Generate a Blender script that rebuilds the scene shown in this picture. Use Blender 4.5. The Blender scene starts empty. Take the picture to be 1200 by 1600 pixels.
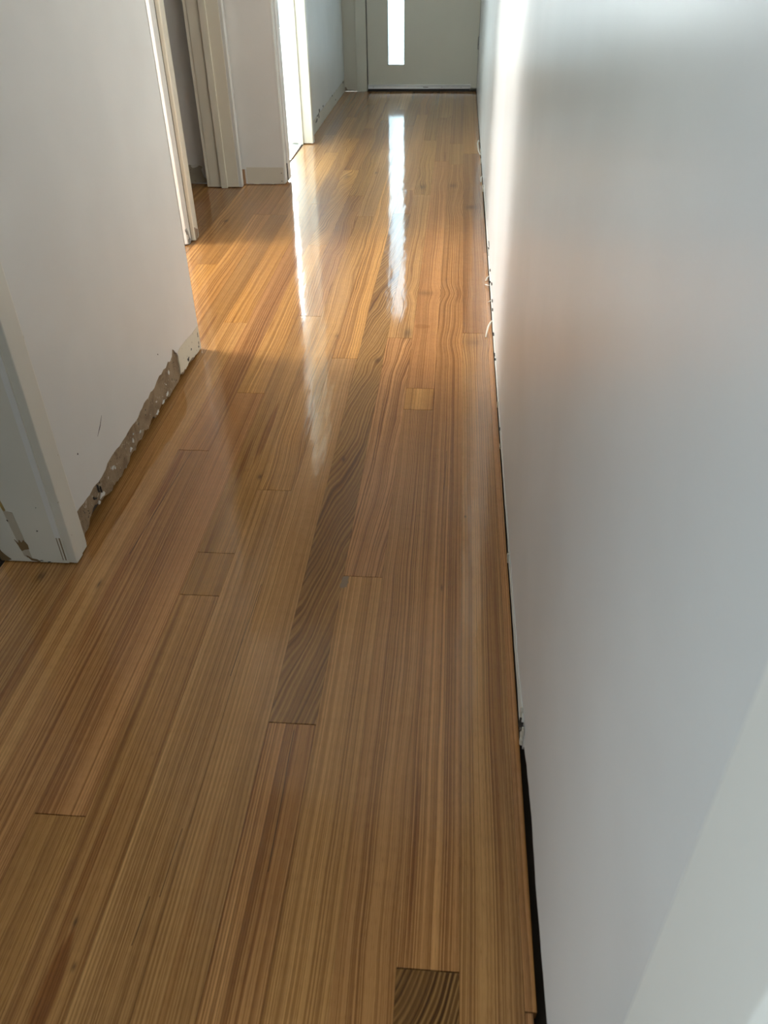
import bpy, bmesh, math, random
from mathutils import Vector, Matrix
from mathutils.geometry import tessellate_polygon

sc = bpy.context.scene
COL = sc.collection

# ------------------------------------------------------------------ camera
F_PX = 1240.34
R_WC = Matrix(((0.9966, -0.0380, 0.0731), (0.0813, 0.5959, -0.7989), (-0.0132, 0.8022, 0.5970)))  # world = R @ cam
def _camera():
    # rebuild the rotation exactly from the two vanishing points of the hallway
    c = (600.0, 800.0)
    V = (628.0, 2467.0); H = (726.0, -125.0)
    ray = lambda p: Vector((p[0]-c[0], -(p[1]-c[1]), -F_PX))
    yv = ray(H).normalized(); zv = (-ray(V)).normalized(); xv = yv.cross(zv)
    R = Matrix((xv, yv, zv))
    cam = bpy.data.cameras.new('camera'); co = bpy.data.objects.new('camera', cam); COL.objects.link(co)
    cam.sensor_fit = 'VERTICAL'; cam.sensor_height = 36.0; cam.sensor_width = 27.0
    cam.lens = F_PX / 1600.0 * 36.0
    cam.clip_start = 0.02
    m = R.to_4x4(); m.translation = Vector((0, 0, 1.14)); co.matrix_world = m
    cam.dof.use_dof = True; cam.dof.focus_distance = 2.4; cam.dof.aperture_fstop = 8.0
    sc.camera = co
_camera()

# ------------------------------------------------------------------ sky, daylight, exposure
sc.view_settings.view_transform = 'Standard'
sc.view_settings.look = 'None'
sc.view_settings.gamma = 1.0
sc.view_settings.use_curve_mapping = False
sc.view_settings.exposure = 0.56

w = bpy.data.worlds.new('sky'); sc.world = w; w.use_nodes = True
bg = w.node_tree.nodes['Background']
bg.inputs[0].default_value = (0.72, 0.88, 1.0, 1); bg.inputs[1].default_value = 1.0

def area(name, loc, aim, sx, sy, power, col, spread=180):
    l = bpy.data.lights.new(name, 'AREA'); l.shape = 'RECTANGLE'; l.size = sx; l.size_y = sy
    l.energy = power; l.color = col; l.spread = math.radians(spread)
    o = bpy.data.objects.new(name, l); COL.objects.link(o); o.location = loc
    d = Vector(aim) - Vector(loc); o.rotation_euler = d.to_track_quat('-Z', 'Y').to_euler()
    return o
# daylight at the windows and glazed door, plus added fill lamps
area('daylight_side_window', (-3.50, 2.92, 1.35), (0.0, 2.92, 0.55), 1.0, 1.3, 68, (1.0, 0.96, 0.90), 150)
area('daylight_room_window', (-1.95, 7.62, 1.25), (-1.2, 5.0, 0.9), 1.5, 1.7, 240, (0.90, 0.98, 1.0))
area('fill_far_jamb', (-3.02, 5.75, 1.40), (-1.0, 5.4, 1.0), 1.2, 1.3, 14, (0.90, 0.98, 1.0))  # added fill to brighten the far door jamb, from an unseen side
area('daylight_front_door', (-0.52, 7.75, 1.15), (-0.40, 0.0, 1.0), 0.40, 2.1, 8, (0.74, 0.90, 1.0))
area('fill_rear', (-0.35, -2.42, 1.45), (-0.1, 2.0, 0.9), 0.9, 1.3, 3, (0.88, 0.96, 1.0))  # added fill behind the camera; the rear wall has no window
area('fill_mid_hall', (-3.20, 1.15, 1.40), (0.0, 1.15, 0.6), 1.1, 1.2, 4.5, (1.0, 0.96, 0.90))  # added fill lifting the middle of the hall through the near doorway
area('daylight_near_room_window', (-2.62, -1.45, 1.45), (0.0, -0.2, 1.1), 1.3, 1.3, 44, (0.80, 0.93, 1.0))

# ------------------------------------------------------------------ node helpers
class NB:
    def __init__(s, name):
        s.m = bpy.data.materials.new(name); s.m.use_nodes = True; s.t = s.m.node_tree
        s.b = s.t.nodes['Principled BSDF']; s.out = s.t.nodes['Material Output']
    def n(s, kind, **kw):
        nd = s.t.nodes.new(kind)
        for k, v in kw.items(): setattr(nd, k, v)
        return nd
    def put(s, sock, v):
        if isinstance(v, bpy.types.NodeSocket): s.t.links.new(v, sock)
        elif isinstance(v, (tuple, list)) and len(v) == 3 and sock.type == 'RGBA': sock.default_value = (*v, 1)
        else: sock.default_value = v
    def ma(s, op, a, b=0.0, c=0.0, clamp=False):
        nd = s.n('ShaderNodeMath', operation=op); nd.use_clamp = clamp
        s.put(nd.inputs[0], a); s.put(nd.inputs[1], b); s.put(nd.inputs[2], c); return nd.outputs[0]
    def add(s, a, b): return s.ma('ADD', a, b)
    def sub(s, a, b): return s.ma('SUBTRACT', a, b)
    def mul(s, a, b): return s.ma('MULTIPLY', a, b)
    def mad(s, a, b, c): return s.ma('MULTIPLY_ADD', a, b, c)
    def vec(s, x, y, z):
        nd = s.n('ShaderNodeCombineXYZ')
        for i, v in enumerate((x, y, z)): s.put(nd.inputs[i], v)
        return nd.outputs[0]
    def noise(s, v, scale=1.0, detail=2.0, rough=0.5, dist=0.0):
        nd = s.n('ShaderNodeTexNoise'); s.put(nd.inputs['Vector'], v)
        nd.inputs['Scale'].default_value = scale; nd.inputs['Detail'].default_value = detail
        nd.inputs['Roughness'].default_value = rough; nd.inputs['Distortion'].default_value = dist
        return nd.outputs[0]
    def sstep(s, v, a, b, lo=0.0, hi=1.0):
        nd = s.n('ShaderNodeMapRange', interpolation_type='SMOOTHSTEP')
        s.put(nd.inputs[0], v); nd.inputs[1].default_value = a; nd.inputs[2].default_value = b
        nd.inputs[3].default_value = lo; nd.inputs[4].default_value = hi; return nd.outputs[0]
    def mix(s, f, a, b, bt='MIX'):
        nd = s.n('ShaderNodeMix', data_type='RGBA', blend_type=bt)
        s.put(nd.inputs[0], f); s.put(nd.inputs[6], a); s.put(nd.inputs[7], b); return nd.outputs[2]
    def pos(s):
        g = s.n('ShaderNodeNewGeometry'); return g.outputs['Position']
    def xyz(s):
        sp = s.n('ShaderNodeSeparateXYZ'); s.t.links.new(s.pos(), sp.inputs[0]); return sp.outputs
    def bump(s, h, strength, dist):
        nd = s.n('ShaderNodeBump'); s.put(nd.inputs['Height'], h)
        nd.inputs['Strength'].default_value = strength; nd.inputs['Distance'].default_value = dist
        return nd.outputs[0]

def paint(name, col, rough=0.45, var=0.03, coat=0.0, bumpd=0.0004, stain=None, spec=0.5):
    k = NB(name); p = k.pos()
    n1 = k.noise(p, 3.0, 3); n2 = k.noise(p, 260.0, 2)
    c = k.mix(k.sstep(n1, 0.3, 0.7), tuple(x*(1-var) for x in col), tuple(min(1, x*(1+var)) for x in col))
    if stain:
        sc_, thr, scol = stain
        n3 = k.noise(p, sc_, 4, 0.6)
        c = k.mix(k.sstep(n3, thr, thr+0.04), c, scol)
    k.put(k.b.inputs['Base Color'], c); k.b.inputs['Roughness'].default_value = rough
    k.b.inputs['Specular IOR Level'].default_value = spec
    k.b.inputs['Coat Weight'].default_value = coat
    k.put(k.b.inputs['Normal'], k.bump(n2, 0.25, bumpd))
    return k.m

M = {}
M['wall'] = paint('wall_paint', (0.80, 0.80, 0.775), 0.42)
M['wall_r'] = paint('satin_wall_paint', (0.765, 0.79, 0.80), 0.27, spec=0.6)
M['ceiling'] = paint('ceiling_paint', (0.60, 0.60, 0.58), 0.8)
M['trim'] = paint('cream_gloss_paint', (0.78, 0.74, 0.62), 0.28, 0.02)
M['trim_old'] = paint('worn_cream_paint', (0.76, 0.74, 0.66), 0.38, 0.04, stain=(38.0, 0.70, (0.42, 0.36, 0.28)))
M['trim_white'] = paint('white_gloss_paint', (0.80, 0.81, 0.78), 0.3, 0.01)
M['door'] = paint('door_paint', (0.76, 0.74, 0.64), 0.4, 0.015)
M['metal'] = paint('aluminium', (0.70, 0.71, 0.72), 0.4, 0.02); M['metal'].node_tree.nodes['Principled BSDF'].inputs['Metallic'].default_value = 0.6
M['darkmetal'] = paint('dull_steel', (0.12, 0.115, 0.11), 0.5, 0.2, stain=(160.0, 0.5, (0.5, 0.49, 0.47)))
M['rubber_gap'] = paint('black_rubber_and_gap_shade', (0.02, 0.02, 0.02), 0.6)  # rubber lip, and the strips that darken the front door gaps
M['white_wall'] = paint('white_room_paint', (0.8, 0.81, 0.8), 0.6)
M['void'] = paint('dark_timber_plate', (0.060, 0.046, 0.034), 0.9, 0.2)
M['wood_raw'] = paint('bare_timber', (0.40, 0.24, 0.13), 0.7, 0.15)
M['peel'] = paint('exposed_brown_timber', (0.20, 0.13, 0.06), 0.7, 0.3)
M['mark'] = paint('dark_scuff', (0.05, 0.045, 0.04), 0.8)
M['plaster'] = paint('bare_plaster', (0.66, 0.60, 0.50), 0.85, 0.10, stain=(45.0, 0.62, (0.45, 0.38, 0.28)))
M['shred'] = paint('torn_paper', (0.74, 0.68, 0.58), 0.8, 0.08)
M['carpet'] = paint('old_underlay', (0.055, 0.065, 0.05), 0.95, 0.35)
M['tile'] = paint('grey_concrete_floor', (0.55, 0.56, 0.55), 0.6, 0.1, stain=(30.0, 0.6, (0.4, 0.4, 0.38)))

def torn_mat():
    k = NB('torn_plasterboard_paper'); p = k.pos()
    n = k.noise(p, 16.0, 4, 0.6, 0.6); c = k.mix(k.sstep(n, 0.35, 0.65), (0.235, 0.160, 0.092), (0.36, 0.265, 0.165))
    n2 = k.noise(p, 60.0, 5, 0.65, 0.8); c = k.mix(k.sstep(n2, 0.60, 0.66), c, (0.50, 0.42, 0.31))
    n3 = k.noise(p, 34.0, 3, 0.5, 1.5); c = k.mix(k.sstep(n3, 0.675, 0.70), c, (0.75, 0.71, 0.64))
    n4 = k.noise(p, 44.0, 3, 0.5, 2.0); c = k.mix(k.sstep(n4, 0.36, 0.32), c, (0.10, 0.075, 0.05))
    k.put(k.b.inputs['Base Color'], c); k.b.inputs['Roughness'].default_value = 0.9
    k.put(k.b.inputs['Normal'], k.bump(n2, 0.8, 0.004)); return k.m
M['torn'] = torn_mat()

def glass_mat():
    k = NB('frosted_glass')
    tr = k.n('ShaderNodeBsdfTransparent'); tr.inputs[0].default_value = (0.86, 0.95, 0.96, 1)
    tl = k.n('ShaderNodeBsdfTranslucent'); tl.inputs[0].default_value = (0.9, 0.96, 1.0, 1)
    m1 = k.n('ShaderNodeMixShader'); m1.inputs[0].default_value = 0.5
    k.t.links.new(tr.outputs[0], m1.inputs[1]); k.t.links.new(tl.outputs[0], m1.inputs[2])
    gl = k.n('ShaderNodeBsdfGlossy'); gl.inputs['Roughness'].default_value = 0.1
    m2 = k.n('ShaderNodeMixShader'); m2.inputs[0].default_value = 0.05
    k.t.links.new(m1.outputs[0], m2.inputs[1]); k.t.links.new(gl.outputs[0], m2.inputs[2])
    k.t.links.new(m2.outputs[0], k.out.inputs[0]); return k.m
M['glass'] = glass_mat()

# knots: x, y, half width, half length, darkness, warp
KNOTS = [(-0.265, 1.751, .004, .012, .75, .9), (-0.228, 2.345, .010, .020, .55, 1.6), (-0.470, 1.657, .006, .012, .7, 1.0),
         (-1.085, 3.806, .010, .022, .7, 1.2), (-0.595, 3.071, .006, .016, .9, .9), (0.085, 4.068, .026, .040, .5, 1.5),
         (-0.095, 2.930, .034, .022, .35, 1.1), (-0.010, 4.467, .022, .040, .45, 1.3), (-0.172, 4.437, .018, .045, .5, 1.5),
         (-0.143, 2.560, .014, .045, .55, 1.4), (-0.445, 4.726, .007, .02, .6, 1.0), (-0.733, 1.228, .003, .014, .8, .8),
         (-0.870, 1.244, .008, .016, .6, 1.0), (-0.600, 4.640, .018, .050, .4, 1.6), (0.055, 1.520, .0025, .004, .8, .2),
         (0.005, 1.265, .002, .010, .7, .4), (-0.382, 2.525, .006, .014, .45, .8), (-0.500, 0.521, .003, .007, .7, .3),
         (-0.478, 0.462, .003, .006, .7, .3), (0.084, 2.500, .030, .030, .3, .9)]

CRACKS = [(-0.243, 0.745, .0007, .130, -.02), (-0.389, 0.62, .0006, .055, .03), (-0.384, 1.12, .0008, .13, .02), (-0.407, 0.53, .0007, .035, .06),
          (-0.690, 1.55, .0009, .22, .05), (-0.187, 1.95, .0005, .2, .0), (0.004, 1.72, .0006, .09, .02), (-0.36, 3.3, .0008, .35, .02)]
# dark gum stains in the timber: x, y, half width, half length, strength
STAINS = [(-0.250, 1.15, .060, .75, .38), (-0.500, 0.425, .015, .085, .85), (-0.512, 0.62, .007, .16, .5), (-0.497, 1.88, .010, .17, .75), (-0.528, 1.72, .005, .12, .6), (-0.702, 1.62, .012, .16, .55), (-0.755, 0.98, .010, .30, .4),
          (-0.672, 0.93, .009, .18, .3), (-0.800, 1.05, .016, .22, .5), (0.108, 1.05, .012, .5, .45), (-0.338, 0.55, .008, .20, .4), (-0.700, 1.2, .012, .2, .5), (-0.455, 2.3, .009, .25, .4), (-0.095, 2.62, .03, .02, .35)]
def floor_mat():
    k = NB('varnished_hardwood')
    X, Y, Z = k.xyz()
    at = k.n('ShaderNodeAttribute', attribute_name='tone'); tone = at.outputs['Color']
    ap = k.n('ShaderNodeAttribute', attribute_name='par'); sp = k.n('ShaderNodeSeparateColor'); k.t.links.new(ap.outputs['Color'], sp.inputs[0])
    seed, cath, ang = sp.outputs[0], sp.outputs[1], sp.outputs[2]; con = ap.outputs['Alpha']
    sd = k.mul(seed, 100.0)
    w = k.mad(k.sub(ang, 0.5), Y, X)
    n1 = k.noise(k.vec(k.mul(X, 5.0), k.mul(Y, 1.3), sd), 1.0, 2.0)
    w = k.mad(k.sub(n1, 0.5), k.mad(cath, 0.16, 0.012), w)
    n1b = k.noise(k.vec(k.mul(X, 22.0), k.mul(Y, 7.0), sd), 1.0, 1.0)
    w = k.mad(k.sub(n1b, 0.5), k.mad(cath, 0.016, 0.0022), w)
    kn = None
    for (x, y, a, b, dk, wp) in KNOTS:
        dx = k.sub(X, x); dy = k.sub(Y, y)
        r = k.add(k.ma('POWER', k.ma('ABSOLUTE', k.mul(dx, 1/a)), 2.0), k.ma('POWER', k.ma('ABSOLUTE', k.mul(dy, 1/b)), 2.0))
        g = k.ma('EXPONENT', k.mul(r, -0.10))
        w = k.mad(k.mul(g, -0.30*wp), dx, w)
        d = k.mul(k.ma('EXPONENT', k.mul(r, -0.9)), dk)
        row = math.floor((x - 0.0463) / 0.085)
        d = k.mul(d, k.ma('COMPARE', X, 0.0463 + 0.085*(row + .5), 0.0425))
        kn = d if kn is None else k.ma('MAXIMUM', kn, d)
    for (x, y, hw, hl, m) in CRACKS:
        dy = k.sub(Y, y)
        d = k.mul(k.ma('COMPARE', k.mad(dy, -m, k.mad(k.sub(n1b, .5), .004, X)), x, hw), k.mul(k.ma('COMPARE', Y, y, hl), 0.85))
        kn = k.ma('MAXIMUM', kn, d)
    fr = k.mad(cath, -230.0, 470.0)
    fine = k.noise(k.vec(k.mul(w, fr), k.mul(Y, 0.55), sd), 1.0, 2.0, 0.55)
    broad = k.noise(k.vec(k.mul(w, 34.0), k.mul(Y, 0.5), k.add(sd, 7.3)), 1.0, 2.0)
    very = k.noise(k.vec(k.mul(w, 9.0), k.mul(Y, 0.35), k.add(sd, 3.1)), 1.0, 1.0)
    ring = k.ma('SINE', k.mad(w, 720.0, k.mul(broad, 9.0)))
    ring = k.ma('POWER', k.mad(ring, 0.5, 0.5), 2.2)
    st = k.sstep(fine, 0.38, 0.60)
    thin = k.noise(k.vec(k.mul(w, 900.0), k.mul(Y, 0.8), k.add(sd, 17.0)), 1.0, 1.0)
    st = k.mad(k.sub(thin, 0.5), 0.7, st)
    st = k.mad(cath, k.mul(k.sub(ring, st), 0.8), st)
    pore = k.noise(k.vec(k.mul(X, 1400.0), k.mul(Y, 55.0), sd), 1.0, 1.0)
    curl = k.noise(k.vec(k.mul(X, 26.0), k.mul(Y, 34.0), sd), 1.0, 1.0, 0.5, 0.6)
    # value
    v = k.mad(k.mul(k.sub(st, 0.5), con), 0.92, 1.0)
    v = k.mul(v, k.mad(k.sub(broad, 0.5), 0.60, 1.0))
    v = k.mul(v, k.mad(k.sub(very, 0.5), 0.55, 1.0))
    v = k.mul(v, k.mad(k.sub(curl, 0.5), 0.16, 1.0))
    v = k.mul(v, k.sstep(pore, 0.30, 0.45, 0.80, 1.0))
    vs = k.n('ShaderNodeVectorMath', operation='MULTIPLY'); k.t.links.new(tone, vs.inputs[0]); k.t.links.new(k.vec(v, k.ma('POWER', v, 1.22), k.ma('POWER', v, 1.5)), vs.inputs[1])
    # dark lines are redder, light lines yellower
    c = vs.outputs[0]
    # gum streaks
    gum = k.noise(k.vec(k.mul(w, 42.0), k.mul(Y, 0.9), k.add(sd, 31.0)), 1.0, 3.0, 0.6)
    c = k.mix(k.sstep(gum, 0.66, 0.72, 0, 0.62), c, k.mix(1.0, c, (0.50, 0.36, 0.24), 'MULTIPLY'))
    sn = k.noise(k.vec(k.mul(w, 130.0), k.mul(Y, 3.0), 4.0), 1.0, 2.0)
    ss = None
    for (x, y, a, b, g_) in STAINS:
        rr = k.add(k.ma('POWER', k.ma('ABSOLUTE', k.mul(k.sub(X, x), 1/a)), 2.0), k.ma('POWER', k.ma('ABSOLUTE', k.mul(k.sub(Y, y), 1/b)), 2.0))
        e = k.mul(k.sstep(k.mad(k.sub(sn, .5), 1.6, rr), 1.25, 0.45), g_)
        row = math.floor((x - 0.0463) / 0.085)
        e = k.mul(e, k.ma('COMPARE', X, 0.0463 + 0.085*(row + .5), 0.0425))
        ss = e if ss is None else k.ma('MAXIMUM', ss, e)
    c = k.mix(ss, c, k.mix(1.0, c, (0.52, 0.36, 0.20), 'MULTIPLY'))
    crack = k.noise(k.vec(k.mul(w, 300.0), k.mul(Y, 1.6), k.add(sd, 55.0)), 1.0, 1.0)
    c = k.mix(k.sstep(crack, 0.80, 0.84, 0, 0.8), c, (0.03, 0.018, 0.01))
    c = k.mix(kn, c, (0.05, 0.024, 0.010))
    k.put(k.b.inputs['Base Color'], c)
    k.b.inputs['Roughness'].default_value = 0.42
    k.b.inputs['Specular IOR Level'].default_value = 0.08
    k.b.inputs['Coat Weight'].default_value = 1.0
    k.b.inputs['Coat Roughness'].default_value = 0.075
    k.b.inputs['Coat IOR'].default_value = 1.5
    wav = k.noise(k.vec(k.mul(X, 26.0), k.mul(Y, 6.0), 0.0), 1.0, 2.0)
    peel = k.noise(k.vec(k.mul(w, 420.0), k.mul(Y, 30.0), sd), 1.0, 1.0)
    cb = k.bump(k.mad(peel, 0.035, wav), 0.5, 0.0009)
    k.put(k.b.inputs['Coat Normal'], cb)
    return k.m
M['floor'] = floor_mat()

# ------------------------------------------------------------------ mesh helpers
def obj(name, bm, mat, parent=None, smooth=False, bevel=0.0):
    me = bpy.data.meshes.new(name); bmesh.ops.recalc_face_normals(bm, faces=bm.faces); bm.to_mesh(me); bm.free()
    me.materials.append(mat); o = bpy.data.objects.new(name, me); COL.objects.link(o)
    if smooth:
        for p in me.polygons: p.use_smooth = True
    if bevel:
        b = o.modifiers.new('bevel', 'BEVEL'); b.width = bevel; b.segments = 2; b.limit_method = 'ANGLE'; b.angle_limit = math.radians(40)
    if parent: o.parent = parent
    return o
def bx(bm, x0, x1, y0, y1, z0, z1):
    vs = [bm.verts.new((x, y, z)) for x in (x0, x1) for y in (y0, y1) for z in (z0, z1)]
    for f in ((0,1,3,2), (4,6,7,5), (0,4,5,1), (2,3,7,6), (0,2,6,4), (1,5,7,3)): bm.faces.new([vs[i] for i in f])
def boxes(*bs):
    bm = bmesh.new()
    for b in bs: bx(bm, *b)
    return bm
def prism(profile, z0, z1, bm=None, bottom=None):
    """vertical prism from an xy outline; bottom: function giving an uneven lower edge"""
    bm = bm or bmesh.new()
    lo = [bm.verts.new((x, y, z0 + (bottom(i) if bottom else 0))) for i, (x, y) in enumerate(profile)]
    hi = [bm.verts.new((x, y, z1)) for x, y in profile]
    n = len(profile)
    for i in range(n): bm.faces.new((lo[i], lo[(i+1) % n], hi[(i+1) % n], hi[i]))
    bm.faces.new(hi); bm.faces.new(lo)
    return bm
def sheet(outline, axis, a, b, bm=None):
    """flat sheet with any outline: outline in (y,z) when axis=='x', in (x,z) when axis=='y', (x,y) when 'z'; between a and b along the axis"""
    bm = bm or bmesh.new()
    def P(u, v, d): return {'x': (d, u, v), 'y': (u, d, v), 'z': (u, v, d)}[axis]
    A = [bm.verts.new(P(u, v, a)) for u, v in outline]; B = [bm.verts.new(P(u, v, b)) for u, v in outline]
    n = len(outline)
    for i in range(n): bm.faces.new((A[i], A[(i+1) % n], B[(i+1) % n], B[i]))
    for t in tessellate_polygon([[Vector((u, v, 0)) for u, v in outline]]):
        for L in (A, B):
            try: bm.faces.new([L[i] for i in t])
            except ValueError: pass
    return bm
def ragged(pts, step, amp, rnd):
    """subdivide a polyline and roughen it"""
    out = [pts[0]]
    for (a, b), (c, d) in zip(pts, pts[1:]):
        L = math.hypot(c-a, d-b); n = max(1, int(L/step))
        for i in range(1, n+1):
            t = i/n; j = amp if i < n else 0
            out.append((a+(c-a)*t + rnd.uniform(-.2, .2)*(L/n)*(i < n)*(abs(c-a) > abs(d-b)), b+(d-b)*t + rnd.uniform(-j, j)))
    return out
def tube(pts, radii, seg=6, flat=1.0, bm=None):
    bm = bm or bmesh.new(); rings = []
    for i, p in enumerate(pts):
        p = Vector(p); q = Vector(pts[min(i+1, len(pts)-1)]) - Vector(pts[max(i-1, 0)]); q.normalize()
        s = q.cross(Vector((0, 0, 1)));  s = s if s.length > 1e-3 else Vector((1, 0, 0)); s.normalize(); u = s.cross(q)
        rings.append([bm.verts.new(p + s*math.cos(2*math.pi*j/seg)*radii[i] + u*math.sin(2*math.pi*j/seg)*radii[i]*flat) for j in range(seg)])
    for a, b in zip(rings, rings[1:]):
        for j in range(seg): bm.faces.new((a[j], a[(j+1) % seg], b[(j+1) % seg], b[j]))
    bm.faces.new(rings[0][::-1]); bm.faces.new(rings[-1]); return bm
def struct(name, bm, mat, label=None, cat=None, bevel=0.0):
    o = obj(name, bm, mat, bevel=bevel); o['kind'] = 'structure'
    if label: o['label'] = label; o['category'] = cat
    return o
def blob(bm, c, axis, rx, ry, rnd, n=11, depth=0.0012):
    """small irregular flake lying on a surface"""
    pts = []; n = 11
    for i in range(n):
        a = 2*math.pi*i/n; r = rnd.uniform(.35, 1.15)
        pts.append((c[0] + math.cos(a)*rx*r, c[1] + math.sin(a)*ry*r))
    return pts

CEIL = 2.45
XR, XL, XF = 0.151, -0.824, -0.947      # right wall, near left wall, far left wall
YE = 7.40                                # end of the hall

# ------------------------------------------------------------------ floor boards
S0, BW = 0.0463, 0.085
JOINTS = {1: [0.452, 3.4], 0: [2.572, 5.198, -0.6], -1: [0.494, 4.927, 5.459, -0.4], -2: [2.160, 2.029, 5.0, -0.9, 6.3],
          -3: [1.289, 2.520, 4.289, 5.550, -0.7], -4: [0.889, 3.952, 4.371, 6.4, -1.2], -5: [2.354, 4.9, 6.0, -0.6],
          -6: [1.600, 5.289, 3.9, -1.0, 6.6], -7: [1.207, 1.348, 2.690, 4.257, 6.2, -1.3], -8: [0.684, 2.102, 3.470, 4.781, 5.925, -0.5],
          -9: [1.772, 4.1, 5.6, -0.9, 6.8], -10: [2.62, 5.2, 6.3, -0.2], -11: [0.2, 3.914, 5.7], -12: [3.914, 1.9]}
# observed board colours, linear: (tone, cathedral, angle, contrast), keyed by row and a y inside the board
tan = (0.50, 0.280, 0.112); pale = (0.57, 0.335, 0.145); pink = (0.50, 0.262, 0.112); brn = (0.45, 0.240, 0.098)
oliv = (0.46, 0.260, 0.096); dark = (0.33, 0.185, 0.070); red = (0.50, 0.262, 0.106); gold = (0.54, 0.300, 0.105)
SEEN = [(1, 1.0, red, 0, 0, .5), (1, 4, brn, 0, 0, .5),
        (0, 0, tan, 0, 0, .5), (0, 1, tan, 0, 0, .6), (0, 3, pink, .0, .0, .45), (0, 6, tan, 0, 0, .4),
        (-1, 0.2, (.24,.13,.045), .8, -1.3, 1.5), (-1, 2, red, .0, 0, .75), (-1, 5.1, tan, 0, 0, .5), (-1, 6, brn, 0, 0, .5),
        (-2, 0, red, .05, 0, .9), (-2, 1.5, brn, .1, 0, .8), (-2, 2.1, gold, .0, 0, .4), (-2, 3, pink, .03, 0, .5), (-2, 5.5, brn, .1, 0, .5),
        (-3, 0.5, tan, 0, 0, .55), (-3, 1.8, pink, .30, -.05, .9), (-3, 3, pale, .1, 0, .6), (-3, 5, oliv, .3, .0, .8),
        (-4, 0, brn, 0, .0, .7), (-4, 1.5, (.44,.255,.098), .6, -.17, .85), (-4, 4.1, brn, .2, .0, .7), (-4, 5, tan, .2, 0, .5),
        (-5, 1.2, pale, .05, .0, .5), (-5, 3, gold, .2, .0, .8), (-5, 5.4, tan, 0, 0, .6),
        (-6, 0.5, pale, .0, 0, .6), (-6, 2.5, oliv, .3, 0, .8), (-6, 4.5, pale, .05, .0, .8), (-6, 6, brn, 0, 0, .5),
        (-7, 0.5, tan, 0, 0, .6), (-7, 1.28, oliv, 0, 0, .6), (-7, 2, oliv, .15, .0, .6), (-7, 3, brn, .5, .0, .9), (-7, 5, oliv, .5, .0, .9),
        (-8, 0.2, oliv, .2, 0, .5), (-8, 1.2, pink, 0, 0, .6), (-8, 2.7, gold, .1, .0, .7), (-8, 4, oliv, .6, -.1, .9), (-8, 5.2, brn, .2, 0, .6),
        (-9, 0.8, brn, .05, 0, .7), (-9, 2.5, pink, .1, 0, .7), (-9, 5, tan, .7, 0, 1.0),
        (-10, 1, pale, .0, 0, .5), (-10, 3, gold, .1, .0, .6), (-11, 1, tan, 0, 0, .6), (-11, 3, tan, 0, 0, .6), (-12, 3, tan, .1, 0, .6),
        (-12, 4.2, brn, .1, 0, .6), (-13, 3, gold, 0, 0, .6), (-14, 3, pale, 0, 0, .7)]
def build_floor():
    rnd = random.Random(11)
    verts, faces, tones, pars = [], [], [], []
    for kx in range(-42, 2):
        x0 = S0 + kx*BW; x1 = x0 + BW
        if kx == 1: x1 = 0.1475
        ya, yb = (-2.45, YE-0.012) if x0 > -1.0 else (2.25, 4.47)
        js = [j for j in JOINTS.get(kx, []) if ya < j < yb]
        if kx not in JOINTS:
            y = ya + rnd.uniform(.3, 1.6)
            while y < yb: js.append(y); y += rnd.uniform(.7, 2.2)
        ys = [ya] + sorted(js) + [yb]
        for i in range(len(ys)-1):
            a, b = ys[i], ys[i+1]; g = rnd.uniform(.00010, .00032); ge = 0.0009
            x1g = x1
            if kx == 1 and b < 0.46: x1g = 0.142
            tone, cath, ang, con = None, 0, 0, .6
            for s in SEEN:
                if s[0] == kx and a <= s[1] < b: tone, cath, ang, con = s[2:]
            if tone is None:
                tone = rnd.choice([tan, tan, pale, pink, brn, oliv, gold]); cath = rnd.choice([0, 0, .1, .4]); con = rnd.uniform(.5, .8)
            j = rnd.uniform(.94, 1.06) if b < 2.7 else rnd.uniform(.78, 1.15); tone = tuple(c*j*g_ for c, g_ in zip(tone, (.94, .80, .60)))
            par = (rnd.random(), cath, .5 + ang, con)
            n = len(verts)
            # a small cut in the end of one board, where a knot has broken out
            if kx == -3 and abs(b-1.289) < 1e-6:
                out = [(x0+g, a+ge), (x1g-g, a+ge), (x1g-g, b-ge), (x0+.0125, b-ge), (x0+.0115, 1.275), (x0+.0135, 1.268), (x0+.011, 1.262), (x0+.0115, 1.254), (x0+.007, 1.2525), (x0+.0055, 1.248), (x0+.003, 1.251), (x0+g, 1.249)]
            elif kx == -4 and a < 1.26 < b:
                out = [(x0+g, a+ge), (x1g-g, a+ge), (x1g-g, 1.249), (x1g-.0035, 1.252), (x1g-.0045, 1.262), (x1g-.002, 1.268), (x1g-.003, 1.280), (x1g-g, 1.2895), (x1g-g, b-ge), (x0+g, b-ge)]
            else:
                out = [(x0+g, a+ge), (x1g-g, a+ge), (x1g-g, b-ge), (x0+g, b-ge)]
            m = len(out)
            verts += [(x, y, 0.0) for x, y in out] + [(x, y, -0.019) for x, y in out]
            faces.append(list(range(n, n+m))); tones.append(tone); pars.append(par)
            for q in range(m):
                faces.append([n+q, n+m+q, n+m+(q+1) % m, n+(q+1) % m]); tones.append(tone); pars.append(par)
    me = bpy.data.meshes.new('floor'); me.from_pydata(verts, [], faces); me.materials.append(M['floor'])
    ta = me.attributes.new('tone', 'FLOAT_COLOR', 'CORNER'); pa = me.attributes.new('par', 'FLOAT_COLOR', 'CORNER')
    for p, t, q in zip(me.polygons, tones, pars):
        for li in p.loop_indices: ta.data[li].color = (*t, 1); pa.data[li].color = q
    o = bpy.data.objects.new('floor', me); COL.objects.link(o); o['kind'] = 'structure'
    o['label'] = 'varnished hardwood strip floor with mixed tan and brown boards'; o['category'] = 'floor'
    return o
FLOOR = build_floor()
M['filler'] = paint('brown_filler', (0.23, 0.13, 0.05), 0.4, 0.05, coat=1.0)
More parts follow.
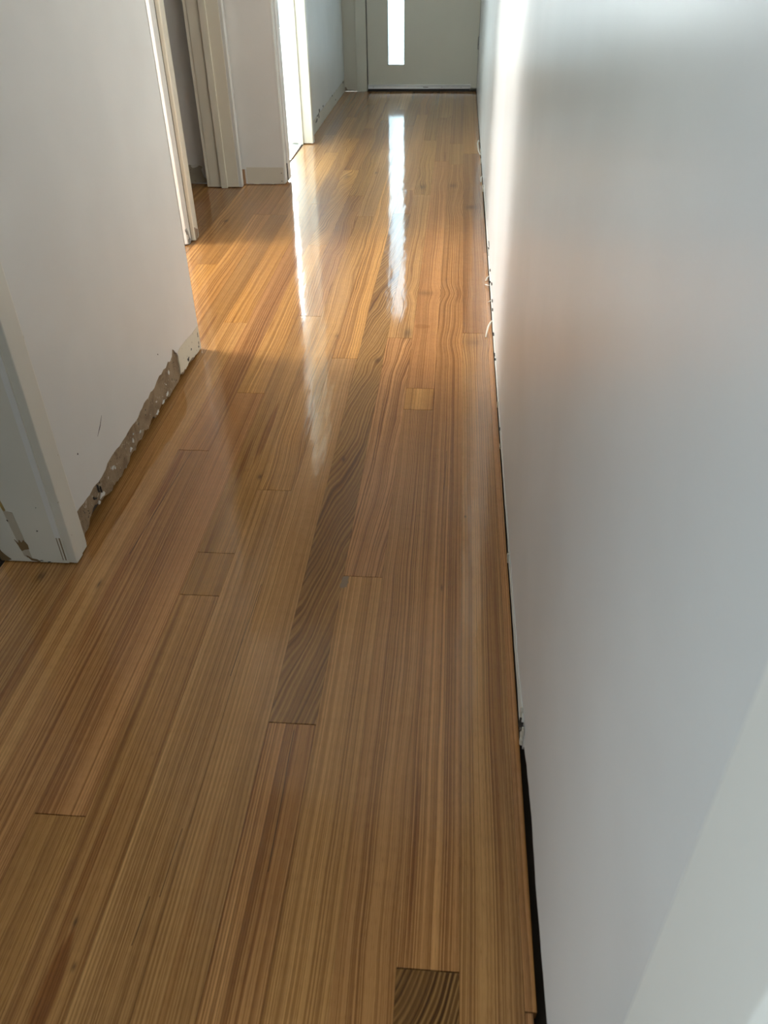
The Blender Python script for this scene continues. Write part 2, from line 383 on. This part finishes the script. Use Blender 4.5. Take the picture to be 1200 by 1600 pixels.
obj('chipped_filler', sheet([(-0.2112, 1.2490), (-0.1975, 1.2510), (-0.1955, 1.2610), (-0.1970, 1.2750), (-0.1960, 1.2890), (-0.2102, 1.2890), (-0.2130, 1.2600)], 'z', -0.010, -0.0006), M['filler'], FLOOR)
struct('floor.001', boxes((-3.8, 0.4, -2.6, 7.9, -0.06, -0.0195)), M['void'], 'dark subfloor showing in the gap under the right wall', 'subfloor')
struct('floor.002', boxes((-3.4, -1.002, -2.5, 2.24, -0.019, 0.004)), M['carpet'], 'dark floor of the room behind the near left doorway', 'floor')
struct('floor.003', boxes((-3.0, -1.002, 4.62, 7.39, -0.019, 0.002)), M['tile'], 'pale grey floor of the bright room on the left', 'floor')
struct('ceiling', boxes((-3.8, 0.4, -2.6, 7.9, CEIL, CEIL+.05)), M['ceiling'], 'white hallway ceiling', 'ceiling')

# ------------------------------------------------------------------ right wall
def wall_right():
    rnd = random.Random(5)
    # lower edge of the plasterboard from the far end towards the camera
    prof = [(YE, 0.006), (6.2, .004), (5.5, .010), (5.1, .004), (4.45, .006), (4.38, .022), (4.0, .022), (3.6, .018), (3.3, .012), (3.05, .015), (2.75, .012), (2.55, .004),
            (2.0, .003), (1.78, .001), (1.60, .006), (1.40, .012), (1.37, .001), (1.2, .004), (1.05, .002), (0.95, .006), (0.90, .003), (0.86, .004), (0.845, .030),
            (0.80, .044), (0.70, .056), (0.58, .048), (0.50, .052), (0.42, .058), (0.30, .05), (0.16, .04)]
    low = ragged(prof, .02, .0022, rnd)
    out = low + [(-2.5, .04), (-2.5, CEIL), (YE, CEIL)]
    o = struct('wall_right', sheet(out, 'x', XR, XR+.010), M['wall_r'], 'long pale satin wall down the right side of the hallway', 'wall')
    obj('timber_plate', boxes((XR+.014, XR+.09, -2.5, YE, -.019, CEIL)), M['void'], o)
    # thicker lip of old plaster along the bottom
    r2 = random.Random(8)
    a = ragged([(4.3, .050), (3.9, .038), (3.5, .050), (3.28, .062), (3.0, .045), (2.6, .03), (2.2, .022), (1.7, .018), (1.3, .030), (1.0, .035), (.88, .050)], .03, .004, r2)
    b = ragged([(.88, .004), (1.2, .005), (1.37, .004), (1.42, .013), (1.60, .008), (2.0, .004), (2.55, .005), (2.75, .013), (3.05, .016), (3.3, .013), (3.6, .019), (4.3, .024)], .03, .002, r2)
    obj('bare_plaster_strip', sheet(a + b, 'x', XR-.0016, XR+.001), M['plaster_pale'], o)
    bm = bmesh.new(); rr = random.Random(3)
    for (y, z, ry, rz) in [(.905, .045, .010, .016), (.87, .022, .012, .018), (.862, .05, .006, .012), (1.36, .012, .012, .010), (1.83, .010, .010, .008), (2.05, .012, .010, .008), (4.36, .014, .05, .012), (5.2, .012, .07, .012), (5.0, .006, .05, .010)]:
        sheet(blob(bm, (y, z), 'x', ry, rz, rr), 'x', XR-.0045, XR-.001, bm)
    obj('plaster_crust', bm, M['plaster'], o)
    bm = bmesh.new()
    for (y, z, ry, rz) in [(3.02, .060, .015, .004), (2.95, .040, .012, .003), (2.83, .078, .012, .004), (2.72, .058, .02, .003), (2.66, .05, .014, .004), (2.50, .030, .012, .004), (2.36, .022, .012, .003), (2.3, .035, .008, .002), (1.9, .02, .008, .003), (.897, .030, .002, .014), (.875, .045, .0015, .012)]:
        sheet(blob(bm, (y, z), 'x', ry, rz, rr), 'x', XR-.0052, XR-.0015, bm)
    obj('nail_hole_marks', bm, M['mark'], o)
    # pencilled figure
    cu = [(3.345, .066), (3.315, .076), (3.265, .075), (3.250, .066), (3.280, .056), (3.330, .046), (3.345, .042), (3.240, .042)]
    obj('pencil_mark', tube([(XR-.0022, y, z) for y, z in cu], [.0016]*len(cu), 5), M['mark'], o)
    return o
M['plaster_pale'] = paint('pale_plaster_edge', (0.74, 0.73, 0.68), 0.7, 0.05)
wall_right()

# ------------------------------------------------------------------ near left wall with the torn skirting line
def wall_left():
    rnd = random.Random(21)
    top = ragged([(1.285, .076), (1.36, .080), (1.53, .071), (1.60, .083), (1.72, .081), (1.80, .079), (1.86, .092), (1.95, .091), (2.00, .103), (2.06, .098), (2.085, .106), (2.10, .098), (2.125, .104)], .018, .0035, rnd)
    top += [(2.132, .113), (2.138, .121), (2.150, .112), (2.160, .100), (2.17, .093), (2.175, .082)]
    out = top + [(2.20, .090), (2.26, .088), (2.33, .080), (2.40, .0805)] + [(2.40, CEIL), (1.285, CEIL)]
    o = struct('wall_left', sheet(out, 'x', XL-.012, XL), M['wall'], 'off-white wall on the left with torn brown strip along its foot', 'wall')
    low = ragged([(1.31, .002), (1.405, .005), (1.43, .020), (1.455, .030), (1.50, .022), (1.55, .008), (1.62, .005), (1.69, .006), (1.72, .016), (1.75, .008), (1.775, .020), (1.80, .012), (1.83, .024), (1.86, .010), (1.90, .022), (1.93, .010), (1.98, .020), (2.02, .014), (2.06, .006), (2.14, .007), (2.17, .018), (2.20, .008), (2.26, .014), (2.32, .004), (2.40, .003)], .010, .004, rnd)
    obj('torn_plasterboard', sheet(low + [(2.40, .14), (1.31, .14)], 'x', XL-.016, XL-.003), M['torn'], o)
    pl = ragged([(2.17, .022), (2.22, .016), (2.28, .018), (2.34, .008), (2.398, .004)], .012, .003, rnd) + [(2.399, .084), (2.33, .085), (2.26, .093), (2.20, .096), (2.178, .092), (2.172, .070), (2.175, .045)]
    obj('cream_plaster_patch', sheet(pl, 'x', XL-.0035, XL+.0003), M['plaster_cream'], o)
    bm = bmesh.new()
    for (y, z, ry, rz) in [(2.383, .058, .006, .010), (2.380, .030, .004, .007), (2.375, .020, .007, .004), (2.26, .030, .012, .006), (2.30, .045, .006, .004), (1.50, .056, .003, .012), (1.512, .048, .002, .010), (1.470, .050, .002, .006), (1.478, .044, .005, .002)]:
        sheet(blob(bm, (y, z), 'x', ry, rz, rnd), 'x', XL-.004, XL+.0006, bm)
    obj('dark_hole', bm, M['mark'], o)
    bm = bmesh.new()
    for (y, z, ry, rz) in [(1.515, .030, .016, .009), (1.49, .024, .008, .006), (1.60, .052, .010, .005), (1.61, .044, .006, .005), (1.72, .030, .010, .007), (1.745, .042, .006, .008), (1.80, .036, .008, .004), (1.755, .056, .004, .004), (1.94, .016, .018, .006), (2.00, .020, .016, .006), (2.04, .024, .014, .005), (2.08, .072, .008, .007), (2.19, .05, .01, .008)]:
        sheet(blob(bm, (y, z), 'x', ry, rz, rnd), 'x', XL-.004, XL-.0012, bm)
    obj('plaster_chip', bm, M['plaster_pale'], o)
    bm = bmesh.new()
    sheet([(1.560, .166), (1.585, .182), (1.606, .198), (1.584, .178)], 'x', XL-.001, XL+.0004, bm)
    sheet(blob(bm, (1.452, .186), 'x', .003, .003, rnd), 'x', XL-.001, XL+.0004, bm)
    sheet(blob(bm, (2.02, .160), 'x', .004, .003, rnd), 'x', XL-.001, XL+.0004, bm)
    obj('scuff', bm, M['mark'], o)
    obj('timber_plate', boxes((XL-.128, XL-.020, 1.30, 2.399, -.001, CEIL)), M['void'], o)
    obj('wall_board', boxes((XL-.14, XL-.128, 1.30, 2.40, 0, CEIL), (-3.6, XL-.012, 2.388, 2.40, 0, CEIL)), M['wall'], o)
    return o
M['plaster_cream'] = paint('cream_plaster', (0.72, 0.67, 0.54), 0.75, 0.08, stain=(70.0, 0.66, (0.42, 0.36, 0.26)))
wall_left()
struct('wall_left.001', boxes((XL-.14, XL, -2.5, -1.12, 0, CEIL), (XL-.14, XL, -.20, 0.44, 0, CEIL), (XL-.14, XL, -1.12, -.20, 2.08, CEIL), (-3.3, XL-.14, -.30, -.20, 0, CEIL)), M['wall'], 'off-white wall beside the camera before the first doorway', 'wall')
struct('wall_left.002', boxes((XL-.14, XL, 0.44, 1.285, 2.08, CEIL)), M['wall'], 'wall above the near left doorway', 'wall')

# ---- near doorway frame
def doorway_near():
    rnd = random.Random(4)
    def low(i): return rnd.uniform(.001, .004)
    bm = prism([(-.8235, 1.2870), (-.979, 1.2870), (-.979, 1.2990), (-.8235, 1.2990)], .003, 2.07)
    o = struct('door_1', bm, M['trim_old'], 'worn cream door frame at the lower left with flaking paint and a split edge', 'door frame', bevel=.001)
    # architrave on the hall side, with a chamfered outer edge
    obj('architrave', prism([(-.8245, 1.2900), (-.8060, 1.2885), (-.8045, 1.2900), (-.8040, 1.3180), (-.8065, 1.3220), (-.8065, 1.3480), (-.8150, 1.3650), (-.8238, 1.3660)], .003, 2.12), M['trim_old'], o, bevel=.0008)
    # splintered sliver along the edge of the jamb
    sl = [(-.8340, 1.2871), (-.8312, 1.2860), (-.8290, 1.2871)]
    obj('paint_sliver', prism(sl, .006, .30), M['trim_old'], o)
    obj('open_crack', sheet([(-.8292, .480), (-.8283, .480), (-.8262, .20), (-.8266, .012), (-.8287, .012), (-.8284, .20)], 'y', 1.2862, 1.2871), M['peel'], o)
    obj('open_crack', sheet([(-.8362, .260), (-.8356, .260), (-.8340, .14), (-.8335, .012), (-.8350, .012), (-.8352, .14)], 'y', 1.2864, 1.2871), M['peel'], o)
    # bare patches where a door stop was pulled off
    def patch(name, pts, mat, d=.0008):
        return obj(name, sheet(ragged(pts + [pts[0]], .008, .0015, rnd)[:-1], 'y', 1.2870-d, 1.2872), mat, o)
    patch('bare_patch', [(-.945, .26), (-.935, .20), (-.927, .145), (-.932, .14), (-.942, .19), (-.955, .26)], M['peel_y'])
    patch('faded_strip', [(-.9335, .145), (-.914, .140), (-.905, .012), (-.922, .020)], M['faded'])
    patch('flaked_patch', [(-.931, .066), (-.925, .055), (-.921, .066), (-.917, .058), (-.911, .066), (-.905, .052), (-.905, .040), (-.915, .038), (-.923, .034)], M['peel'], .0014)
    patch('flaked_patch', [(-.918, .022), (-.908, .008), (-.889, .003), (-.889, .006), (-.905, .013), (-.912, .020)], M['peel'], .0014)
    patch('flaked_patch', [(-.979, .060), (-.972, .030), (-.955, .008), (-.965, .004), (-.979, .004)], M['peel'], .0014)
    bm = bmesh.new()
    for (x, z, a, b) in [(-.872, .092, .002, .002), (-.931, .118, .002, .003), (-.915, .018, .0016, .002), (-.885, .008, .004, .0016), (-.868, .005, .004, .0014), (-.857, .155, .001, .001)]:
        sheet(blob(bm, (x, z), 'y', a, b, rnd), 'y', 1.2858, 1.2871, bm)
    obj('nail_hole', bm, M['mark'], o)
    # opposite jamb and head, out of the picture
    obj('jamb', boxes((-.979, -.8235, .440, .470, 0, 2.07)), M['trim_old'], o)
    obj('head', boxes((-.979, -.8235, .470, 1.287, 2.05, 2.08)), M['trim_old'], o)
    obj('architrave', boxes((-.8238, -.8065, .375, .468, 0, 2.12)), M['trim_old'], o, bevel=.002)
M['peel_y'] = paint('ochre_bare_timber', (0.33, 0.23, 0.08), 0.6, 0.25)
M['faded'] = paint('faded_paint', (0.50, 0.45, 0.36), 0.5, 0.12, stain=(60.0, 0.64, (0.62, 0.6, 0.54)))
doorway_near()
# dim room behind it
struct('wall_room', boxes((-3.4, -3.3, -2.5, .55, 0, CEIL), (-3.4, -3.3, 1.75, 2.3, 0, CEIL), (-3.4, -3.3, .55, 1.75, 0, .75), (-3.4, -3.3, .55, 1.75, 2.1, CEIL), (-3.4, -.97, 2.25, 2.30, 0, CEIL)), M['wall'], 'walls of the dim room behind the near left doorway', 'wall')

# ------------------------------------------------------------------ side passage and second doorway
XB = -1.165
def partition():
    bm = boxes((-3.6, XB-.012, 3.44, 3.50, 0, CEIL), (XB-.155, XB-.012, 3.44, 3.60, 0, CEIL), (XB-.155, XB-.012, 3.60, 4.39, 2.07, CEIL))
    o = struct('wall_alcove', bm, M['wall'], 'narrow end of the wall between the side passage and the second doorway', 'wall')
    obj('wall_end', prism([(XB-.014, 3.4395), (XB-.002, 3.4395), (XB, 3.4415), (XB, 3.494), (XB-.014, 3.494)], .006, CEIL), M['wall'], o)
    rnd = random.Random(9)
    obj('split_gap', boxes((XB-.012, XB+.0006, 3.4942, 3.4984, .004, CEIL)), M['mark'], o)
    # dented metal corner bead laid bare near the floor
    out = ragged([(3.438, .070), (3.447, .074), (3.452, .066), (3.460, .060), (3.470, .030), (3.484, .012), (3.478, .002), (3.452, .001), (3.444, .014), (3.452, .026), (3.450, .042), (3.441, .050)], .006, .0015, rnd)
    obj('corner_bead', sheet(out, 'x', XB-.003, XB+.0018), M['darkmetal'], o)
    obj('chipped_plaster', sheet(ragged([(3.446, .048), (3.452, .044), (3.456, .024), (3.448, .028)], .006, .001, rnd), 'x', XB+.0016, XB+.0026), M['plaster_pale'], o)
partition()
def doorway_second():
    o = struct('door_2', prism([(XB+.010, 4.452), (XB-.145, 4.452), (XB-.145, 4.390), (XB+.010, 4.390)], .004, 2.07), M['trim'], 'cream door frame of the shadowed second doorway on the left', 'door frame', bevel=.001)
    obj('door_stop', prism([(XB-.050, 4.391), (XB-.084, 4.391), (XB-.084, 4.378), (XB-.050, 4.378)], .000, 2.06), M['trim'], o, bevel=.0015)
    obj('architrave', prism([(XB+.010, 4.394), (XB+.026, 4.392), (XB+.028, 4.395), (XB+.028, 4.425), (XB+.022, 4.450), (XB+.010, 4.456)], .003, 2.12), M['trim_white'], o, bevel=.001)
    obj('architrave', prism([(XB-.145, 4.394), (XB-.163, 4.392), (XB-.163, 4.452), (XB-.145, 4.456)], .003, 2.12), M['trim'], o, bevel=.001)
    obj('bare_timber_end', boxes((XB+.012, XB+.034, 4.452, 4.459, .002, .078)), M['wood_raw'], o)
    # near jamb, seen edge on
    obj('jamb', boxes((XB-.145, XB, 3.575, 3.600, 0, 2.07)), M['trim'], o)
    obj('architrave', prism([(XB-.001, 3.4985), (XB+.014, 3.4985), (XB+.018, 3.502), (XB+.018, 3.545), (XB+.012, 3.574), (XB-.001, 3.576)], .004, 2.12), M['trim'], o, bevel=.001)
    rnd = random.Random(2)
    obj('flaked_patch', sheet(ragged([(3.503, .060), (3.520, .050), (3.548, .040), (3.545, .012), (3.530, .006), (3.503, .008)], .008, .003, rnd), 'x', XB+.0175, XB+.0192), M['peel_soft'], o)
    obj('head', boxes((XB-.145, XB, 3.60, 4.39, 2.05, 2.08)), M['trim'], o)
M['peel_soft'] = paint('brown_undercoat', (0.30, 0.22, 0.15), 0.7, 0.2)
doorway_second()
def wall_back():
    o = struct('wall_back', boxes((-3.6, -.919, 4.460, 4.475, .004, CEIL), (-3.6, -.919, 4.475, 4.575, .0, CEIL)), M['wall'], 'short taupe wall facing the camera beside the second doorway', 'wall')
    rnd = random.Random(14)
    obj('bare_skirting_band', sheet([(-1.122, .088), (-.921, .088), (-.921, .004)] + ragged([(-.921, .004), (-1.122, .003)], .02, .002, rnd)[1:], 'y', 4.4588, 4.4605), M['plaster_band'], o)
    bm = bmesh.new()
    for x, z in [(-.932, .060), (-.933, .018)]: sheet(blob(bm, (x, z), 'y', .0035, .003, rnd), 'y', 4.457, 4.459, bm)
    obj('nail_hole', bm, M['mark'], o)
    # torn lower part seen through the second doorway
    obj('torn_plasterboard', sheet(ragged([(-1.55, .006), (-1.31, .004)], .02, .002, rnd) + ragged([(-1.31, .028), (-1.35, .030), (-1.362, .036), (-1.37, .075), (-1.36, .088), (-1.385, .098), (-1.42, .096), (-1.55, .098)], .012, .004, rnd), 'y', 4.4575, 4.4605), M['torn_grey'], o)
    obj('paper_flap', sheet(ragged([(-1.425, .094), (-1.40, .103), (-1.372, .101), (-1.395, .088), (-1.415, .084)], .008, .002, rnd), 'y', 4.4540, 4.4578), M['plaster_pale'], o)
    obj('torn_plasterboard', sheet(ragged([(-1.50, .006), (-1.31, .005)], .02, .002, rnd) + ragged([(-1.31, .026), (-1.40, .028), (-1.50, .026)], .012, .003, rnd), 'y', 4.4562, 4.4585), M['torn_grey'], o)
    # vertical edge strips towards the bright room
    obj('corner_strip', prism([(-.9205, 4.458), (-.911, 4.458), (-.909, 4.461), (-.909, 4.500), (-.9205, 4.500)], .010, CEIL), M['trim_white'], o, bevel=.001)
    obj('architrave', prism([(-.9205, 4.506), (-.905, 4.506), (-.901, 4.512), (-.901, 4.572), (-.9205, 4.575)], .012, 2.12), M['wall'], o, bevel=.001)
    obj('split_gap', boxes((-.915, -.9045, 4.5005, 4.5055, .010, .10)), M['mark'], o)
M['plaster_band'] = paint('bare_cream_band', (0.70, 0.66, 0.56), 0.6, 0.05)
M['torn_grey'] = paint('greyish_torn_paper', (0.40, 0.36, 0.28), 0.85, 0.12, stain=(50.0, 0.6, (0.26, 0.22, 0.16)))
wall_back()

# ------------------------------------------------------------------ third doorway (bright room)
def doorway_third():
    o = struct('door_3', prism([(-.915, 5.432), (-1.044, 5.432), (-1.044, 5.462), (-.915, 5.462)], .006, 2.07), M['trim'], 'brightly lit cream door frame of the far left doorway', 'door frame', bevel=.001)
    obj('door_stop', prism([(-.974, 5.433), (-1.007, 5.433), (-1.007, 5.420), (-.974, 5.420)], .000, 2.06), M['trim'], o, bevel=.0015)
    obj('architrave', prism([(-.928, 5.430), (-.914, 5.429), (-.911, 5.433), (-.911, 5.478), (-.918, 5.508), (-.946, 5.510)], .005, 2.12), M['trim'], o, bevel=.001)
    obj('architrave', prism([(-1.044, 5.436), (-1.056, 5.440), (-1.056, 5.510), (-1.044, 5.510)], .005, 2.12), M['trim'], o, bevel=.001)
    obj('head', boxes((-1.06, -.915, 4.575, 5.432, 2.05, 2.08)), M['trim'], o)
    obj('threshold', boxes((-1.002, -.985, 4.60, 5.43, -.012, .003)), M['metal'], o)
doorway_third()
struct('wall_left.003', boxes((-1.05, -.947, 4.575, 5.46, 2.08, CEIL)), M['wall'], 'wall above the far left doorway', 'wall')
def wall_far():
    rnd = random.Random(31)
    o = struct('wall_left.004', boxes((-1.044, XF, 5.46, YE, .095, CEIL), (-1.044, XF-.0015, 5.46, YE, 0, .0955)), M['wall'], 'pale wall left of the front door with nail holes along its foot', 'wall')
    obj('bare_skirting_band', sheet(ragged([(5.51, .004), (YE, .004)], .05, .002, rnd) + ragged([(YE, .088), (6.6, .090), (6.1, .086), (5.51, .09)], .05, .004, rnd), 'x', XF-.001, XF+.0012), M['plaster_band'], o)
    bm = bmesh.new()
    for y, z, a, b in [(5.80, .062, .02, .010), (5.84, .068, .03, .012), (5.93, .080, .02, .022), (5.97, .100, .022, .016), (5.88, .086, .04, .005), (6.15, .10, .02, .006), (6.62, .09, .02, .007), (7.30, .082, .03, .012), (6.8, .035, .02, .006)]:
        sheet(blob(bm, (y, z), 'x', a, b, rnd), 'x', XF+.0002, XF+.0020, bm)
    obj('nail_hole', bm, M['mark'], o)
wall_far()
struct('wall_room.001', boxes((-3.0, -2.9, 4.575, 5.1, 0, CEIL), (-3.0, -2.9, 6.4, YE, 0, CEIL), (-3.0, -2.9, 5.1, 6.4, 0, .7), (-3.0, -2.9, 5.1, 6.4, 2.1, CEIL), (-3.0, -1.044, YE-.05, YE+.1, 0, .42), (-3.0, -1.044, YE-.05, YE+.1, 2.1, CEIL), (-3.0, -2.72, YE-.05, YE+.1, .42, 2.1), (-1.10, -1.044, YE-.05, YE+.1, .42, 2.1)), M['white_wall'], 'white walls of the bright room behind the far left doorway', 'wall')
def window(name, x, y0, y1, z0, z1, label):
    o = struct(name, boxes((x-.03, x+.03, y0, y1, z0, z0+.05), (x-.03, x+.03, y0, y1, z1-.05, z1), (x-.03, x+.03, y0, y0+.05, z0+.05, z1-.05), (x-.03, x+.03, y1-.05, y1, z0+.05, z1-.05)), M['trim_white'], label, 'window', bevel=.002)
    obj('window_pane', boxes((x-.004, x+.004, y0+.05, y1-.05, z0+.05, z1-.05)), M['clear'], o)
def clear_mat():
    k = NB('window_glass'); tr = k.n('ShaderNodeBsdfTransparent'); tr.inputs[0].default_value = (.95, .97, .97, 1)
    gl = k.n('ShaderNodeBsdfGlossy'); gl.inputs['Roughness'].default_value = .02
    m = k.n('ShaderNodeMixShader'); m.inputs[0].default_value = .05
    k.t.links.new(tr.outputs[0], m.inputs[1]); k.t.links.new(gl.outputs[0], m.inputs[2]); k.t.links.new(m.outputs[0], k.out.inputs[0]); return k.m
M['clear'] = clear_mat()
wn = struct('window_1', boxes((-2.72, -1.10, YE-.06, YE, .42, .46), (-2.72, -1.10, YE-.03, YE, 2.06, 2.10), (-2.72, -2.68, YE-.03, YE, .46, 2.06), (-1.14, -1.10, YE-.03, YE, .46, 2.06), (-1.93, -1.89, YE-.03, YE, .46, 2.06)), M['trim_white'], 'window of the bright room behind the far left doorway', 'window', bevel=.002)
obj('window_pane', boxes((-2.68, -1.93, YE-.018, YE-.012, .46, 2.06), (-1.89, -1.14, YE-.018, YE-.012, .46, 2.06)), M['clear'], wn)
window('added_window_3', -2.95, 5.10, 6.40, .70, 2.10, 'added side window of the bright room, out of view')  # unseen opening added for the jamb fill lamp
window('added_window_4', -3.35, .55, 1.75, .75, 2.10, 'added window of the dim room behind the near left doorway, out of view')  # unseen opening added for the mid hall fill lamp
window('window_2', -3.62, 2.42, 3.42, .70, 2.05, 'window at the end of the side passage')
struct('wall_side', boxes((-3.66, -3.58, 2.388, 3.50, 0, .70), (-3.66, -3.58, 2.388, 3.50, 2.05, CEIL), (-3.66, -3.58, 3.50, 4.575, 0, CEIL)), M['wall'], 'end wall of the side passage around its window', 'wall')
struct('wall_rear', boxes((-3.4, .3, -2.6, -2.5, 0, CEIL)), M['wall'], 'wall behind the camera', 'wall')

# ------------------------------------------------------------------ front door wall
def end_wall():
    o = struct('wall_far', boxes((-1.06, -.843, YE, YE+.10, .003, CEIL), (-.843, .30, YE+.002, YE+.10, 2.10, CEIL), (.157, .30, YE+.002, YE+.10, 0, 2.10)), M['door'], 'end wall with the narrow panel beside the front door', 'wall')
    obj('dirt_stain', sheet([(-.946, .0), (-.925, .004), (-.88, .003), (-.845, .001), (-.88, .010), (-.925, .012), (-.935, .030), (-.946, .032)], 'y', YE-.0012, YE+.001), M['peel_soft'], o)
    t = struct('trim_1', boxes((-.841, -.757, YE-.020, YE+.03, .002, 2.09), (-.757, .15, YE-.002, YE+.03, 2.052, 2.09), (-.80, -.735, YE+.052, YE+.09, -.019, 2.12), (.125, .30, YE+.052, YE+.09, -.019, 2.12), (-.80, .30, YE+.052, YE+.09, 2.03, 2.12), (-.80, .30, YE+.052, YE+.09, -.019, .03)), M['door'], 'frame post left of the front door', 'door frame', bevel=.0015)  # boxes behind the leaf are added to stop light leaking round it
    obj('gap_shade_strip', boxes((-.7568, -.7502, YE+.016, YE+.051, .022, 2.05)), M['rubber_gap'], t)  # dark strip standing in for the shade in the door gap
    obj('gap_shade_strip', boxes((.1502, .1568, YE+.016, YE+.051, .022, 2.05)), M['rubber_gap'], t)  # same painted shade for the gap on the hinge side
    # leaf with an opening for the glass strip
    gx0, gx1, gz0, gz1 = -.585, -.448, .190, 1.98
    y0, y1 = YE+.010, YE+.050
    bm = boxes((-.750, gx0, y0, y1, .022, 2.048), (gx1, .150, y0, y1, .022, 2.048), (gx0, gx1, y0, y1, .022, gz0), (gx0, gx1, y0, y1, gz1, 2.048))
    bmesh.ops.remove_doubles(bm, verts=bm.verts, dist=1e-5)
    d = struct('door_4', bm, M['door'], 'grey-cream front door with a tall narrow frosted glass strip', 'door')
    obj('glass_strip', boxes((gx0-.004, gx1+.004, y0+.017, y0+.023, gz0-.004, gz1+.004)), M['glass'], d)
    obj('glazing_bead', boxes((gx0, gx0+.005, y0-.001, y0+.016, gz0, gz1), (gx1-.004, gx1, y0-.001, y0+.016, gz0, gz1), (gx0, gx1, y0-.001, y0+.016, gz0, gz0+.004)), M['bead'], d)
    s = obj('draught_seal', boxes((-.752, .100, y0-.016, y0+.001, .018, .048)), M['metal'], d, bevel=.002)
    obj('seal_groove', boxes((-.751, .099, y0-.018, y0-.015, .0385, .0410)), M['darkmetal'], s)
    obj('rubber_lip', boxes((-.750, .098, y0-.010, y0-.001, .001, .019)), M['rubber_gap'], s)
    bm = bmesh.new()
    for x in (-.705, -.135, .022): sheet([(x+.0028*math.cos(a*math.pi/4), .031+.0028*math.sin(a*math.pi/4)) for a in range(8)], 'y', y0-.0175, y0-.0155, bm)
    obj('screw_head', bm, M['mark'], s)
    bm = bmesh.new(); 
    for i in range(6): bx(bm, -.290+i*.007, -.285+i*.007, y0-.0172, y0-.0158, .0280, .0335)
    obj('stamped_mark', bm, M['mark'], s)
    # hinge beside the right wall
    hg = obj('hinge', tube([(.1485, YE+.004, .300), (.1485, YE+.004, .345), (.1485, YE+.004, .390)], [.006]*3, 8), M['darkmetal'], d)
    obj('hinge', tube([(.1485, YE+.004, 1.70), (.1485, YE+.004, 1.79)], [.006]*2, 8), M['darkmetal'], d)
    hd = obj('door_handle', tube([(-.700, y0, 1.0), (-.700, y0-.045, 1.0), (-.690, y0-.055, 1.0), (-.590, y0-.055, 1.0)], [.009, .009, .009, .008], 10), M['metal'], d, smooth=True)
    struct('trim_2', boxes((-.757, .151, YE-.012, YE+.10, -.019, .0015)), M['sill'], 'dark timber threshold under the front door', 'threshold')
M['bead'] = paint('glazing_bead_paint', (0.42, 0.44, 0.40), 0.5)
M['sill'] = paint('dark_threshold_timber', (0.06, 0.035, 0.022), 0.5, 0.2)
end_wall()

# ------------------------------------------------------------------ painted board right beside the camera
struct('trim_3', prism([(XR+.001, .240), (XR-.013, .2395), (XR-.016, .235), (XR-.016, .150), (XR-.010, .145), (XR+.001, .145)], .0, 2.12, bottom=lambda i: .0), M['trim_white'], 'white door architrave on the right wall at the lower right corner', 'architrave', bevel=.001)

# ------------------------------------------------------------------ shreds of torn paper hanging out of the gap on the right
def shred(name, pts, r, label):
    n = len(pts)
    rad = [r*(.55 + .45*math.sin(math.pi*(i+.6)/(n+.2))) for i in range(n)]
    o = obj(name, tube(pts, rad, 6, 0.35), M['shred'], smooth=True)
    o['label'] = label; o['category'] = 'paper shred'; o['group'] = 'torn paper shreds along the right wall'
    return o
shred('paper_shred', [(XR-.001, 2.66, .010), (XR-.008, 2.64, .012), (XR-.016, 2.61, .009), (XR-.022, 2.57, .005), (XR-.026, 2.535, .0025)], .0032, 'curled pale paper shred lying out over the boards, largest along the right wall')
shred('paper_shred', [(XR-.001, 3.10, .010), (XR-.008, 3.085, .008), (XR-.015, 3.06, .003)], .0032, 'small paper shred crossing the gap, farther of the close pair')
shred('paper_shred', [(XR-.001, 2.99, .012), (XR-.008, 3.00, .009), (XR-.017, 3.02, .004)], .0034, 'small paper shred crossing the gap, nearer of the close pair')
shred('paper_shred', [(XR-.001, 2.845, .010), (XR-.006, 2.84, .008), (XR-.012, 2.845, .003)], .0028, 'tiny dark-tipped shred between the close pair and the large curl')
shred('paper_shred', [(XR-.001, 5.42, .020), (XR-.012, 5.44, .026), (XR-.018, 5.38, .020), (XR-.014, 5.22, .010), (XR-.006, 5.12, .012), (XR-.001, 5.08, .018)], .0034, 'looped paper shred by the gap nearest the front door')
shred('paper_shred', [(XR-.001, 4.62, .012), (XR-.008, 4.60, .012), (XR-.010, 4.52, .006)], .0036, 'stubby paper shred in the gap between the loop and the close pair')
